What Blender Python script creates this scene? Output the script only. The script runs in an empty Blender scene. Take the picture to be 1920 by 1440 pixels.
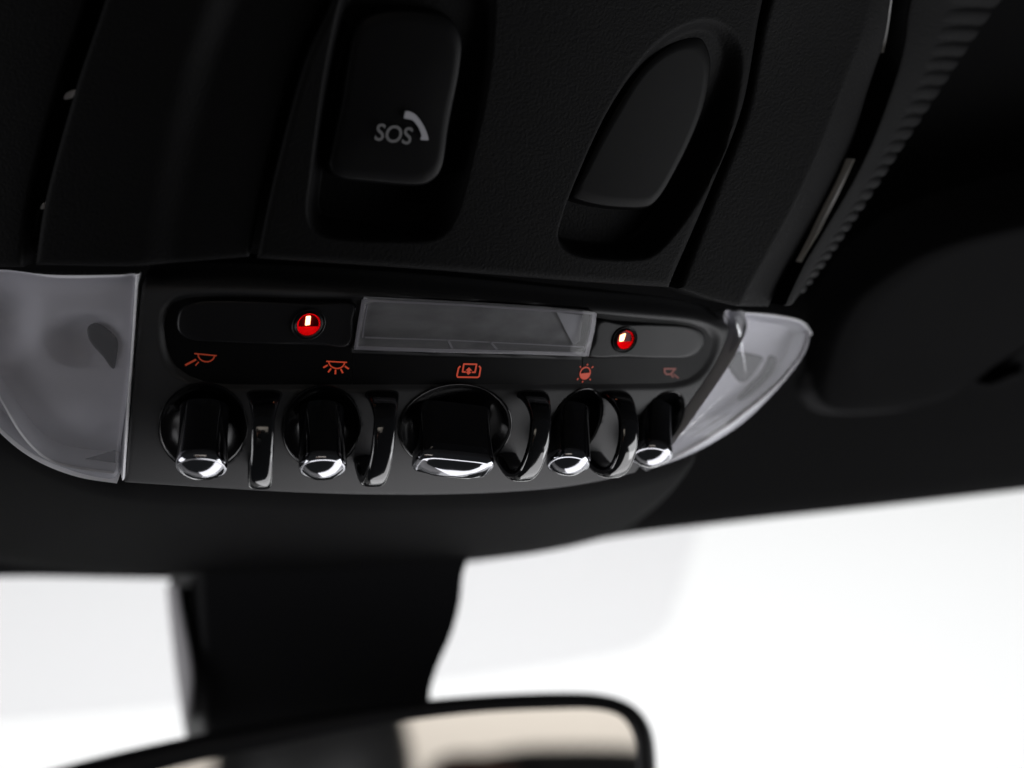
import bpy, bmesh, math, random
import numpy as np
from mathutils import Vector, Matrix
random.seed(4)
scene = bpy.context.scene
R_ = math.radians
# ------------------------------------------------------------------ camera
PITCH = 45.0
CAMZ = 1.2
F = 3600.0                       # focal length in photo pixels (1920 wide)
cam_d = bpy.data.cameras.new('camera')
cam = bpy.data.objects.new('camera', cam_d)
scene.collection.objects.link(cam)
cam.location = (0, 0, CAMZ)
cam.rotation_euler = (R_(90 + PITCH), 0, 0)
cam_d.lens = 36 * F / 1920
cam_d.sensor_width = 36
cam_d.clip_start = 0.01
cam_d.clip_end = 100
cam_d.dof.use_dof = True
cam_d.dof.focus_distance = 0.437
cam_d.dof.aperture_fstop = 7.5
cam_d.dof.aperture_blades = 9
scene.camera = cam
# ------------------------------------------------------------------ world, lamps, exposure
w = bpy.data.worlds.new('World'); scene.world = w; w.use_nodes = True
bg = w.node_tree.nodes['Background']
bg.inputs[0].default_value = (0.9, 0.95, 1.0, 1); bg.inputs[1].default_value = 0.02
scene.view_settings.view_transform = 'Standard'
scene.view_settings.look = 'None'
scene.view_settings.exposure = 0.0
scene.view_settings.gamma = 1.0

def area(name, loc, target, sx, sy, power, col=(1, 1, 1)):
    l = bpy.data.lights.new(name, 'AREA'); l.shape = 'RECTANGLE'; l.size = sx; l.size_y = sy
    l.energy = power; l.color = col
    o = bpy.data.objects.new(name, l); scene.collection.objects.link(o)
    o.location = loc
    o.rotation_euler = (Vector(target) - Vector(loc)).to_track_quat('-Z', 'Y').to_euler()
    return o
# studio lamps: one row over the roof washing the white wall ahead, a softbox at the passenger window, one at the driver window
area('studio_lamp', (0, 0.75, 3.4), (0, 3.2, 3.6), 6.0, 1.6, 168, (1.0, 0.985, 0.975))
area('window_softbox', (0.80, 0.45, 1.32), (0.03, 0.36, 1.50), 0.45, 0.5, 2.4, (0.97, 0.98, 1.0))
area('cabin_fill', (0.62, 1.18, 0.90), (0.02, 0.36, 1.52), 2.0, 0.9, 13.5, (0.99, 0.98, 1.0))  # added fill inside the cabin, standing in for light through the windshield
area('door_softbox', (-0.75, 0.30, 1.32), (-0.03, 0.33, 1.5), 0.35, 0.5, 1.6, (0.97, 0.97, 1.0))
area('rear_lamp', (0, -1.3, 1.35), (0, -1.8, 0.6), 1.4, 0.2, 21, (1.0, 0.96, 0.9))

# ------------------------------------------------------------------ view helpers (photo pixel + distance -> place)
CP, SP = math.cos(R_(PITCH)), math.sin(R_(PITCH))
def V(px, py, d):
    px = np.asarray(px, float); py = np.asarray(py, float); d = np.asarray(d, float)
    x = (px - 960) / F * d; y = (720 - py) / F * d
    return np.stack(np.broadcast_arrays(x, d * CP - y * SP, CAMZ + d * SP + y * CP), -1)
def ray(px, py):
    v = V(px, py, 1.0) - np.array([0, 0, CAMZ]); return v
def on_plane(px, py, p0, n):
    r = ray(px, py); c = np.array([0, 0, CAMZ])
    t = ((np.asarray(p0) - c) @ n) / (r @ n)
    return c + r * t[..., None] if np.ndim(t) else c + r * t
MM = 0.001
PXM = 1.17e-4
def arc(X, R, Xc):
    X = np.asarray(X, float); a = np.abs(X)
    inner = R - np.sqrt(np.maximum(R * R - np.minimum(a, Xc) ** 2, 1e-9))
    sl = Xc / math.sqrt(R * R - Xc * Xc)
    return inner + np.maximum(a - Xc, 0) * sl
def dp(px, py):                    # switch panel: bowed outwards, rolling away at its lower edge
    px = np.asarray(px, float); py = np.asarray(py, float)
    t = np.clip((py - 740) / 185, 0, 2)
    return .42 + arc((px - 330) * PXM, .16, .1226) + (py - 500) * PXM * .18 + .012 * t * t
def db(px, py):                    # body of the console behind the switch panel
    px = np.asarray(px, float); py = np.asarray(py, float)
    return .412 + arc((px - 330) * PXM, .2, .12) + (py - 500) * PXM * .24
def dcfg(fn, extra): return lambda px, py: fn(px, py) + extra
def S(px, py, off=0.0, dfn=dp):
    px = np.asarray(px, float); py = np.asarray(py, float)
    p = V(px, py, dfn(px, py)); e = 2.0
    a = V(px + e, py, dfn(px + e, py)) - V(px - e, py, dfn(px - e, py))
    b = V(px, py - e, dfn(px, py - e)) - V(px, py + e, dfn(px, py + e))
    n = np.cross(a, b); n /= np.linalg.norm(n, axis=-1, keepdims=True)
    off = np.asarray(off, float)
    return p + n * off[..., None]
def frame(px, py, dfn=dp):
    e = 2.0
    p = S(px, py, 0, dfn)
    a = V(px + e, py, dfn(px + e, py)) - V(px - e, py, dfn(px - e, py)); a /= np.linalg.norm(a)
    n = S(px, py, .01, dfn) - p; n /= np.linalg.norm(n)
    return p, a, n
def crom(pts, n=8, closed=False):
    P = [np.array(p, float) for p in pts]; N = len(P); out = []
    segs = N if closed else N - 1
    for i in range(segs):
        if closed: a, b, c, d = P[i - 1], P[i], P[(i + 1) % N], P[(i + 2) % N]
        else: a, b, c, d = P[max(i - 1, 0)], P[i], P[i + 1], P[min(i + 2, N - 1)]
        for k in range(n):
            t = k / n
            out.append(.5 * (2 * b + (c - a) * t + (2 * a - 5 * b + 4 * c - d) * t * t + (3 * b - a - 3 * c + d) * t ** 3))
    if not closed: out.append(P[-1])
    return np.array(out)
def resample(P, us):
    P = np.asarray(P, float); L = np.r_[0, np.cumsum(np.linalg.norm(np.diff(P, axis=0), axis=1))]; L /= L[-1]
    return np.stack([np.interp(us, L, P[:, k]) for k in range(P.shape[1])], -1)
def sdf(px, py, poly):
    """signed distance to a closed polygon, negative inside, in photo pixels"""
    px = np.asarray(px, float); py = np.asarray(py, float)
    d = np.full(px.shape, 1e9); ins = np.zeros(px.shape, bool)
    n = len(poly)
    for i in range(n):
        ax, ay = poly[i]; bx, by = poly[(i + 1) % n]
        ex, ey = bx - ax, by - ay
        t = np.clip(((px - ax) * ex + (py - ay) * ey) / (ex * ex + ey * ey + 1e-12), 0, 1)
        d = np.minimum(d, np.hypot(px - ax - t * ex, py - ay - t * ey))
        cond = ((ay > py) != (by > py))
        xi = ax + (py - ay) / (by - ay + 1e-12) * ex
        ins ^= cond & (px < xi)
    return np.where(ins, -d, d)
def sstep(a, b, x):
    t = np.clip((x - a) / (b - a), 0, 1); return t * t * (3 - 2 * t)

# ------------------------------------------------------------------ materials
def mat(name, col, rough=.5, metal=0.0, spec=.5, bump=0, bscale=1500, bdist=.0002, vary=0, vscale=40, coat=0, sheen=0, rvary=0):
    m = bpy.data.materials.new(name); m.use_nodes = True
    nt = m.node_tree; b = nt.nodes['Principled BSDF']
    b.inputs['Base Color'].default_value = (*col, 1)
    b.inputs['Roughness'].default_value = rough; b.inputs['Metallic'].default_value = metal
    b.inputs['Specular IOR Level'].default_value = spec
    b.inputs['Coat Weight'].default_value = coat
    b.inputs['Sheen Weight'].default_value = sheen
    g = nt.nodes.new('ShaderNodeNewGeometry')
    if bump:
        t = nt.nodes.new('ShaderNodeTexNoise'); t.inputs['Scale'].default_value = bscale; t.inputs['Detail'].default_value = 2
        nt.links.new(g.outputs['Position'], t.inputs['Vector'])
        bp = nt.nodes.new('ShaderNodeBump'); bp.inputs['Strength'].default_value = bump; bp.inputs['Distance'].default_value = bdist
        nt.links.new(t.outputs['Fac'], bp.inputs['Height']); nt.links.new(bp.outputs['Normal'], b.inputs['Normal'])
    if vary or rvary:
        t = nt.nodes.new('ShaderNodeTexNoise'); t.inputs['Scale'].default_value = vscale; t.inputs['Detail'].default_value = 4
        nt.links.new(g.outputs['Position'], t.inputs['Vector'])
        if vary:
            r = nt.nodes.new('ShaderNodeMapRange'); r.inputs['To Min'].default_value = 1 - vary; r.inputs['To Max'].default_value = 1 + vary
            nt.links.new(t.outputs['Fac'], r.inputs['Value'])
            mx = nt.nodes.new('ShaderNodeVectorMath'); mx.operation = 'SCALE'; mx.inputs[0].default_value = col
            nt.links.new(r.outputs['Result'], mx.inputs['Scale']); nt.links.new(mx.outputs['Vector'], b.inputs['Base Color'])
        if rvary:
            r = nt.nodes.new('ShaderNodeMapRange'); r.inputs['To Min'].default_value = max(rough - rvary, .01); r.inputs['To Max'].default_value = rough + rvary
            nt.links.new(t.outputs['Fac'], r.inputs['Value']); nt.links.new(r.outputs['Result'], b.inputs['Roughness'])
    return m
def emit(name, col, s=1.0, base=(.02, .02, .02)):
    m = mat(name, base, .5); b = m.node_tree.nodes['Principled BSDF']
    b.inputs['Emission Color'].default_value = (*col, 1); b.inputs['Emission Strength'].default_value = s
    return m
def clear(name, tint, haze=.1, hazecol=(.8, .8, .85), rough=.05, spec_mix=1.0, through=.5):
    """thin clear plastic or glass: see-through, mirror-like by Fresnel, with a little milkiness"""
    m = bpy.data.materials.new(name); m.use_nodes = True; nt = m.node_tree
    for n in list(nt.nodes):
        if n.type != 'OUTPUT_MATERIAL': nt.nodes.remove(n)
    out = [n for n in nt.nodes if n.type == 'OUTPUT_MATERIAL'][0]
    tr = nt.nodes.new('ShaderNodeBsdfTransparent'); tr.inputs[0].default_value = (*tint, 1)
    gl = nt.nodes.new('ShaderNodeBsdfGlossy'); gl.inputs['Roughness'].default_value = rough
    df = nt.nodes.new('ShaderNodeBsdfDiffuse'); df.inputs[0].default_value = (*hazecol, 1)
    tl = nt.nodes.new('ShaderNodeBsdfTranslucent'); tl.inputs[0].default_value = (*hazecol, 1)
    ad = nt.nodes.new('ShaderNodeMixShader'); ad.inputs[0].default_value = through
    nt.links.new(df.outputs[0], ad.inputs[1]); nt.links.new(tl.outputs[0], ad.inputs[2])
    m1 = nt.nodes.new('ShaderNodeMixShader'); m1.inputs[0].default_value = haze
    nt.links.new(tr.outputs[0], m1.inputs[1]); nt.links.new(ad.outputs[0], m1.inputs[2])
    fr = nt.nodes.new('ShaderNodeFresnel'); fr.inputs[0].default_value = 1.47
    mu = nt.nodes.new('ShaderNodeMath'); mu.operation = 'MULTIPLY'; mu.inputs[1].default_value = spec_mix
    nt.links.new(fr.outputs[0], mu.inputs[0])
    m2 = nt.nodes.new('ShaderNodeMixShader')
    nt.links.new(mu.outputs[0], m2.inputs[0]); nt.links.new(m1.outputs[0], m2.inputs[1]); nt.links.new(gl.outputs[0], m2.inputs[2])
    nt.links.new(m2.outputs[0], out.inputs[0])
    return m
M = dict(
    body=mat('black_grained_plastic', (.0050, .0050, .0053), .6, spec=.08, bump=.5, bscale=1500, bdist=.00025, vary=.15),
    panel=mat('black_satin_plastic', (.031, .031, .0325), .5, spec=.4, bump=.2, bscale=3500, bdist=.00006, vary=.1),
    smooth=mat('black_smooth_plastic', (.0048, .0048, .0052), .42, spec=.12, rvary=.06, vscale=90),
    pad=mat('smoked_plastic', (.010, .010, .011), .36, spec=.25, rvary=.05, vscale=90),
    abpad=mat('hidden_lens_plastic', (.0032, .0032, .0034), .42, spec=.10),
    well=mat('well_black', (.004, .004, .0045), .20, spec=.5, rvary=.06, vscale=120),
    gloss=mat('piano_black', (.004, .004, .005), .08, spec=.8, rvary=.06, vscale=160),
    glossbar=mat('piano_black_bar', (.004, .004, .005), .10, spec=1.0, rvary=.06, vscale=160),
    chrome=mat('chrome', (.42, .42, .45), .10, metal=1.0, rvary=.03, vscale=300),
    pale=mat('pale_seam_white', (.8, .8, .8), .4),
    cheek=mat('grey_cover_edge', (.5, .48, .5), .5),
    skin=mat('skin', (.35, .19, .13), .6),
    satin=mat('satin_chrome', (.8, .8, .8), .35, metal=1.0),
    fabric=mat('black_headliner_cloth', (.0032, .0032, .0035), .95, spec=.04, bump=.4, bscale=3000, bdist=.0002, vary=.2, vscale=25, sheen=.05),
    shroud=mat('black_soft_shroud', (.0036, .0036, .0039), .85, spec=.06, bump=.3, bscale=3000, bdist=.0001, vary=.1),
    lit_edge=mat('lit_visor_edge', (.028, .028, .029), .9, spec=.1),
    visor=mat('black_visor_cloth', (.010, .010, .0104), .9, spec=.03, bump=.4, bscale=2500, bdist=.0002, vary=.15, vscale=30),
    dark=mat('unlit_black', (.004, .004, .004), .9, spec=.1),
    rubber=mat('mirror_housing_black', (.010, .010, .011), .45, spec=.3),
    printw=mat('white_print', (.38, .38, .41), .6),
    printg=mat('grey_print', (.17, .17, .175), .6),
    printd=mat('hidden_print', (.0050, .0050, .0053), .42, spec=.10),
    icon=emit('backlit_red', (.66, .065, .022), .55),
    iconm=emit('backlit_red_dim', (.46, .052, .018), .42),
    icond=emit('backlit_red_faint', (.24, .03, .014), .5),
    cup=mat('red_lens_cup', (.80, .0, .02), .5, spec=.05),
    redshade=mat('cup_shade_red', (.10, .0, .002), .3, spec=.2),
    chip=emit('led_chip', (1, .42, .2), 6.0),
    lens=clear('clear_lens', (.93, .93, .95), .18, (.75, .75, .80), .06, spec_mix=.5, through=.2),
    rim=clear('milky_lens_rim', (.9, .9, .92), .95, (.92, .92, .95), .12, through=.08),
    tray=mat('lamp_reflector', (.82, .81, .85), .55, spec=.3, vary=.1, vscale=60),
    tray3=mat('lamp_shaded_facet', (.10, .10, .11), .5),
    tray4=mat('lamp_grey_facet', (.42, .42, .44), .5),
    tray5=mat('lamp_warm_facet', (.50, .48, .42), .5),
    tray2=mat('lamp_socket', (.03, .03, .03), .5),
    window=clear('display_pane', (.9, .9, .92), .12, (.6, .6, .62), .08, spec_mix=.5, through=.2),
    wframe=clear('display_edge', (.75, .75, .8), .6, (.65, .63, .67), .08, through=.2),
    wback=mat('display_backing', (.18, .18, .18), .4, spec=.4, vary=.7, vscale=60),
    glass=clear('windshield_glass', (.97, .98, .98), .0, (1, 1, 1), .01, .6),
    coat=clear('coated_glass', (.968, .966, .970), .0, (1, 1, 1), .01, .4),
    mirror=mat('mirror_silver', (.92, .92, .92), .02, metal=1.0),
    wall=mat('white_studio_wall', (.85, .85, .86), .9, vary=.01, vscale=.5),
    beige=mat('beige_wall', (.74, .69, .63), .9, vary=.03, vscale=2),
    seat=mat('black_leather', (.02, .02, .02), .5, bump=.2, bscale=600),
    brown=mat('brown_leather', (.12, .05, .035), .5, bump=.2, bscale=600),
    cover=mat('sensor_cover_plastic', (.006, .006, .007), .5, spec=.25, vary=.1),
)

M['glossbar'].node_tree.nodes['Principled BSDF'].inputs['IOR'].default_value = 1.6
nt = M['wback'].node_tree; geo = [n for n in nt.nodes if n.type == 'NEW_GEOMETRY'][0]; nz = [n for n in nt.nodes if n.type == 'TEX_NOISE'][0]
mp_ = nt.nodes.new('ShaderNodeMapping'); mp_.inputs['Scale'].default_value = (.12, 5, 5); nt.links.new(geo.outputs['Position'], mp_.inputs['Vector']); nt.links.new(mp_.outputs['Vector'], nz.inputs['Vector'])
# ------------------------------------------------------------------ object helpers
def make(name, verts, faces, m, parent=None, smooth=True, label=None, cat=None, group=None, kind=None, autos=None):
    me = bpy.data.meshes.new(name)
    verts = np.asarray(verts, float).reshape(-1, 3)
    org = np.array(parent['org']) if parent is not None else verts.mean(0)
    me.from_pydata([tuple(v) for v in (verts - org)], [], [tuple(int(i) for i in f) for f in faces])
    me.validate()
    bm = bmesh.new(); bm.from_mesh(me)
    bmesh.ops.recalc_face_normals(bm, faces=bm.faces[:]); bm.to_mesh(me); bm.free()
    if smooth:
        me.polygons.foreach_set('use_smooth', [True] * len(me.polygons))
        if autos: me.set_sharp_from_angle(angle=R_(autos))
    me.materials.append(m if not isinstance(m, str) else M[m])
    o = bpy.data.objects.new(name, me); scene.collection.objects.link(o)
    o['org'] = [float(v) for v in org]
    if parent is None: o.location = org
    else: o.parent = parent
    for k, v in (('label', label), ('category', cat), ('group', group), ('kind', kind)):
        if v: o[k] = v
    return o
def thing(name, loc, label, cat, group=None):
    o = bpy.data.objects.new(name, None); scene.collection.objects.link(o); o.empty_display_size = .02
    o.location = tuple(loc); o['org'] = [float(v) for v in loc]
    o['label'] = label; o['category'] = cat
    if group: o['group'] = group
    return o
def gridfaces(nu, nv, closed_u=False):
    f = []
    for j in range(nv - 1):
        for i in range(nu - (0 if closed_u else 1)):
            a = j * nu + i; b = j * nu + (i + 1) % nu
            f.append((a, b, b + nu, a + nu))
    return f
def ends(n, wpx, r):
    """sample positions 0..1, packed near both ends over r pixels so that the edge can be rounded"""
    e = np.array([0, .08, .22, .42, .7, 1.0]) * r / wpx
    mid = np.linspace(r / wpx, 1 - r / wpx, n)
    return np.unique(np.r_[e, mid, 1 - e])
def coons(name, top, bottom, left, right, m, parent, nu=40, nv=40, dfn=db, offfn=None, round_px=14, round_mm=1.2, skirt=.006, **kw):
    top, bottom, left, right = [crom(c, 10) for c in (top, bottom, left, right)]
    W = np.linalg.norm(np.diff(top, axis=0), axis=1).sum(); H = np.linalg.norm(np.diff(left, axis=0), axis=1).sum()
    us = ends(nu, W, round_px); vs = ends(nv, H, round_px)
    T, B = resample(top, us), resample(bottom, us); L, Rr = resample(left, vs), resample(right, vs)
    U, Vv = np.meshgrid(us, vs)
    u = U[..., None]; v = Vv[..., None]
    P = (1 - v) * T[None] + v * B[None] + (1 - u) * L[:, None] + u * Rr[:, None] \
        - ((1 - u) * (1 - v) * T[0] + u * (1 - v) * T[-1] + (1 - u) * v * B[0] + u * v * B[-1])
    px, py = P[..., 0], P[..., 1]
    e = np.minimum(np.minimum(U, 1 - U) * W, np.minimum(Vv, 1 - Vv) * H)
    q = np.clip(1 - e / round_px, 0, 1)
    off = -round_mm * MM * (1 - np.sqrt(np.clip(1 - q * q, 0, 1)))
    if offfn is not None: off = off + offfn(px, py, U, Vv)
    pts = S(px, py, off, dfn)
    nvv, nuu = px.shape
    verts = pts.reshape(-1, 3); faces = gridfaces(nuu, nvv)
    # skirt: straight back from the border
    loop = [(0, i) for i in range(nuu)] + [(j, nuu - 1) for j in range(1, nvv)] + [(nvv - 1, i) for i in range(nuu - 2, -1, -1)] + [(j, 0) for j in range(nvv - 2, 0, -1)]
    back = np.array([S(px[j, i], py[j, i], off[j, i] - skirt, dfn) for j, i in loop])
    b0 = len(verts); verts = np.vstack([verts, back]); n = len(loop)
    for k in range(n):
        a = loop[k][0] * nuu + loop[k][1]; b = loop[(k + 1) % n][0] * nuu + loop[(k + 1) % n][1]
        faces.append((a, b, b0 + (k + 1) % n, b0 + k))
    return make(name, verts, faces, m, parent, autos=50, **kw)
def pad(name, outline, m, parent, dfn=dp, off=0.0, h=.001, bev_px=6, rings=8, closed_n=6, smooth_outline=True, dome=0.0, back=.003, centre=None, hole=None, **kw):
    """solid raised piece with a rounded edge from an outline; off = height of its foot, h = its height"""
    P = crom(outline, closed_n, True) if smooth_outline else np.array(outline, float)
    c = np.array(centre, float) if centre is not None else P.mean(0)
    d = np.linalg.norm(P - c, axis=1, keepdims=True); n = len(P)
    rows = []; offs = []
    rows.append(P); offs.append(off - back)
    for k in range(6):
        a = k / 5 * math.pi / 2
        rows.append(c + (P - c) * np.maximum(1 - bev_px * (1 - math.cos(a)) / d, 0)); offs.append(off + h * math.sin(a))
    inner = rows[-1]
    if hole is not None:
        an = np.arctan2(inner[:, 1] - c[1], inner[:, 0] - c[0])
        hp = np.stack([c[0] + hole[0] * np.cos(an), c[1] + hole[1] * np.sin(an)], -1)
        for k in range(1, rings + 1):
            rows.append(inner + (hp - inner) * k / rings); offs.append(off + h)
        rows.append(hp); offs.append(off + h - .003)
    for k in range(1, rings if hole is None else 0):
        s = 1 - k / rings
        rows.append(c + (inner - c) * s); offs.append(off + h + dome * (1 - s * s))
    A = np.array(rows)
    pts = S(A[..., 0], A[..., 1], np.repeat(np.array(offs)[:, None], n, 1), dfn)
    verts = list(pts.reshape(-1, 3)); faces = gridfaces(n, len(rows), True)
    if hole is not None: return make(name, verts, faces, m, parent, autos=55, **kw)
    verts.append(S(c[0], c[1], off + h + dome, dfn)); ci = len(verts) - 1; b = (len(rows) - 1) * n
    faces += [(b + i, b + (i + 1) % n, ci) for i in range(n)]
    return make(name, verts, faces, m, parent, autos=55, **kw)
def bowl(name, outline, m, parent, prof, dfn=dp, closed_n=6, centre=None, smooth_outline=True, **kw):
    """surface from an outline to its centre; prof = [(scale, off)] from rim inwards"""
    P = crom(outline, closed_n, True) if smooth_outline else np.array(outline, float)
    c = np.array(centre, float) if centre is not None else P.mean(0); n = len(P)
    A = np.array([c + (P - c) * s for s, _ in prof])
    pts = S(A[..., 0], A[..., 1], np.repeat(np.array([o for _, o in prof])[:, None], n, 1), dfn)
    verts = list(pts.reshape(-1, 3)); faces = gridfaces(n, len(prof), True)
    verts.append(S(c[0], c[1], prof[-1][1], dfn)); ci = len(verts) - 1; b = (len(prof) - 1) * n
    faces += [(b + i, b + (i + 1) % n, ci) for i in range(n)]
    return make(name, verts, faces, m, parent, autos=60, **kw)
def ell(cx, cy, rx, ry, n=32, lean=0.0, rot=0):
    a = np.linspace(0, 2 * math.pi, n, endpoint=False)
    x, y = rx * np.cos(a), ry * np.sin(a)
    if rot: x, y = x * math.cos(rot) - y * math.sin(rot), x * math.sin(rot) + y * math.cos(rot)
    return np.stack([cx + x + lean * y, cy + y], -1)
def tube_sections(name, secs, m, parent, cap=True, **kw):
    n = len(secs[0]); verts = [p for s in secs for p in s]; faces = gridfaces(n, len(secs), True)
    if cap:
        faces.append(tuple(range(n))[::-1]); b = (len(secs) - 1) * n; faces.append(tuple(range(b, b + n)))
    return make(name, verts, faces, m, parent, autos=kw.pop('autos', 50), **kw)
def flat_polys(name, polys, m, parent, dfn=dp, off=.00012, **kw):
    """thin printed shapes: each polygon is convex, given in photo pixels"""
    verts = []; faces = []
    for p in polys:
        b = len(verts); p = np.array(p, float)
        verts += list(S(p[:, 0], p[:, 1], np.full(len(p), off), dfn)); faces.append(tuple(range(b, b + len(p))))
    return make(name, verts, faces, m, parent, smooth=False, **kw)
def stroke(pts, wd):
    out = []
    P = [np.array(p, float) for p in pts]
    for a, b in zip(P[:-1], P[1:]):
        d = (b - a) / (np.linalg.norm(b - a) + 1e-9); nn = np.array([-d[1], d[0]]) * wd / 2; a2 = a - d * wd * .25; b2 = b + d * wd * .25
        out.append([a2 + nn, a2 - nn, b2 - nn, b2 + nn])
    return out
def text_mesh(body, size=1.0, shear=0.0):
    cu = bpy.data.curves.new('t', 'FONT'); cu.body = body; cu.size = size; cu.shear = shear; cu.offset = .012; cu.align_x = 'CENTER'
    o = bpy.data.objects.new('t', cu); scene.collection.objects.link(o)
    dg = bpy.context.evaluated_depsgraph_get(); me = bpy.data.meshes.new_from_object(o.evaluated_get(dg))
    v = np.array([x.co[:2] for x in me.vertices]); f = [tuple(p.vertices) for p in me.polygons]
    bpy.data.objects.remove(o); bpy.data.curves.remove(cu); bpy.data.meshes.remove(me)
    return v, f

# ================================================================== the setting
Zc = float(V(700, 1090, .70)[2])            # height of the roof lining
DN = np.array([0, 0, 1.0])
edge_px = crom([(-2600, 1330), (-1200, 1180), (-300, 1100), (0, 1082), (400, 1085), (800, 1062), (1000, 1036), (1160, 1006), (1400, 977), (1660, 949), (1920, 919), (2300, 875), (2800, 810), (3600, 700)], 6)
E = on_plane(edge_px[:, 0], edge_px[:, 1], (0, 0, Zc), DN)
rows = [E + np.array([0, .006, .030]), E + np.array([0, .004, .006]), E]
for t in (.0015, .004, .012, .04, .1, .2, .35, .6, 1.0, 1.7):
    q = E.copy(); q[:, 1] = E[:, 1] - t; q[:, 2] = Zc - (0.002 if t > .003 else .001)
    rows.append(q)
A = np.array(rows)
make('headliner', A.reshape(-1, 3), gridfaces(A.shape[1], A.shape[0]), 'fabric', kind='structure', label='black cloth roof lining')
# white wall ahead of the car and the beige wall behind it
def quadgrid(o, a, b, n=2):
    o, a, b = map(np.array, (o, a, b)); us = np.linspace(0, 1, n)
    return np.array([o + a * u + b * v for v in us for u in us]), gridfaces(n, n)
v, f = quadgrid((-7, 3.4, -.5), (14, 0, 0), (0, 0, 8.5)); make('studio_wall', v, f, 'wall', kind='structure')
v, f = quadgrid((-.8, -1.8, .25), (1.6, 0, 0), (0, 0, .55)); make('rear_wall', v, f, 'beige', kind='structure')

# windshield: sloping pane from just under the header, with the faint coated field round the mirror foot
tilt = R_(32)
gn = np.array([0, math.sin(tilt), math.cos(tilt)])            # sloping down and forward
g0 = np.array([0, float(E[:, 1].max()) + .012, Zc + .006])
def pane(name, outline, t, m, parent, lift=0.0, **kw):
    P = np.array(outline, float); a = on_plane(P[:, 0], P[:, 1], g0 + gn * lift, gn); b = a + gn * t
    n = len(P); verts = np.vstack([a, b])
    faces = [tuple(range(n)), tuple(range(2 * n - 1, n - 1, -1))] + [(i, (i + 1) % n, n + (i + 1) % n, n + i) for i in range(n)]
    return make(name, verts, faces, m, parent, smooth=False, **kw)
ws = thing('windshield', on_plane(960, 1200, g0, gn), 'large clear windshield below the black header, white studio beyond', 'windshield')
c0 = on_plane(np.array([-900.]), np.array([860.]), g0, gn)[0]
gv = np.array([0, math.cos(tilt), -math.sin(tilt)])
p = [np.array([-1.1, 0, 0]) + g0 * [0, 1, 1] - gv * .12, np.array([1.1, 0, 0]) + g0 * [0, 1, 1] - gv * .12]
p += [p[1] + gv * .95, p[0] + gv * .95]
vv = np.vstack([p, [q + gn * .005 for q in p]])
make('pane', vv, [(0, 1, 2, 3), (7, 6, 5, 4), (0, 1, 5, 4), (1, 2, 6, 5), (2, 3, 7, 6), (3, 0, 4, 7)], 'glass', ws, smooth=False)
co = crom([(-420, 900), (400, 900), (1350, 900), (1318, 1000), (1290, 1100), (1262, 1170), (1222, 1205), (1150, 1228), (980, 1256), (800, 1280), (400, 1318), (100, 1345), (-200, 1362), (-380, 1340), (-420, 1200)], 4, True)
cc = np.array([470, 1100])
for k in range(3):
    q = cc + (co - cc) * (1 - .014 * k); a = on_plane(q[:, 0], q[:, 1], g0 - gn * (.003 + .0008 * k), gn)
    make('coating_window', a, [tuple(range(len(a)))], 'coat', ws, smooth=False)

# ================================================================== overhead console
con = thing('overhead_console', S(860, 700), 'black overhead console with toggle switches, SOS button and two clear map lamps', 'console')

# body panels
rail_r = [(190, -120), (165, 0), (112, 157), (56, 367), (40, 502)]
coons('housing_panel', [(-420, -120), (190, -120)], [(-420, 502), (40, 502)], [(-420, -120), (-420, 502)], rail_r, 'body', con, 20, 20, dcfg(db, .002))
A_l = [(225, -120), (195, 0), (142, 157), (84, 367), (64, 498)]
A_r = [(650, -120), (612, 0), (556, 124), (500, 330), (466, 486)]
def offA(px, py, U, Vv): return -.0035 * sstep(.42, .62, U - .05 * Vv) * (1 - .5 * Vv)
coons('housing_panel', [(225, -120), (650, -120)], [(64, 498), (270, 500), (466, 486)], A_l, A_r, 'body', con, 40, 30, db, offA)
# centre panel with the two button pockets
sos_pocket = crom([(655, -60), (625, 60), (603, 190), (585, 330), (578, 395), (592, 432), (640, 446), (720, 450), (800, 449), (836, 432), (858, 392), (880, 310), (905, 200), (922, 90), (925, -20), (890, -75), (780, -95), (700, -85)], 4, True)
ab_pocket = crom([(1318, 39), (1361, 50), (1386, 82), (1390, 125), (1382, 180), (1361, 270), (1325, 346), (1281, 415), (1235, 468), (1195, 484), (1108, 481), (1065, 469), (1049, 444), (1058, 404), (1079, 346), (1137, 217), (1202, 115), (1260, 61)], 4, True)
def offC(px, py, U, Vv):
    a = sdf(px, py, sos_pocket); b = sdf(px, py, ab_pocket)
    o = -.0095 * sstep(5, -26, a) * (0.35 + .65 * sstep(-60, 330, py)) - .008 * sstep(5, -22, b) * (.3 + .7 * sstep(30, 330, py))
    return o
C_l = [(664, -120), (626, 0), (570, 124), (514, 330), (481, 486)]
C_r = [(1462, -120), (1428, 30), (1396, 202), (1334, 361), (1268, 513), (1258, 540)]
coons('housing_panel', [(664, -120), (1462, -120)], [(481, 486), (800, 507), (1100, 530), (1258, 540)], C_l, C_r, 'body', con, 300, 220, db, offC)
# side strip with a crease
St_l = [(1480, -120), (1443, 30), (1412, 202), (1352, 361), (1290, 520), (1281, 544)]
St_r = [(1690, -120), (1680, 0), (1674, 101), (1627, 297), (1563, 430), (1476, 583)]
crease = crom([(1650, -120), (1625, 40), (1589, 142), (1546, 258), (1482, 396), (1400, 545), (1380, 590)], 8)
def offS(px, py, U, Vv):
    cx = np.interp(py, crease[:, 1], crease[:, 0]); dx = px - cx
    return np.where(dx > 0, -dx * PXM * .62, dx * PXM * .10) * sstep(-120, 200, py) + .0
coons('housing_panel', [(1480, -120), (1690, -120)], [(1281, 544), (1370, 572), (1476, 583)], St_l, St_r, 'body', con, 60, 40, db, offS, round_px=8, skirt=.015)
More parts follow.
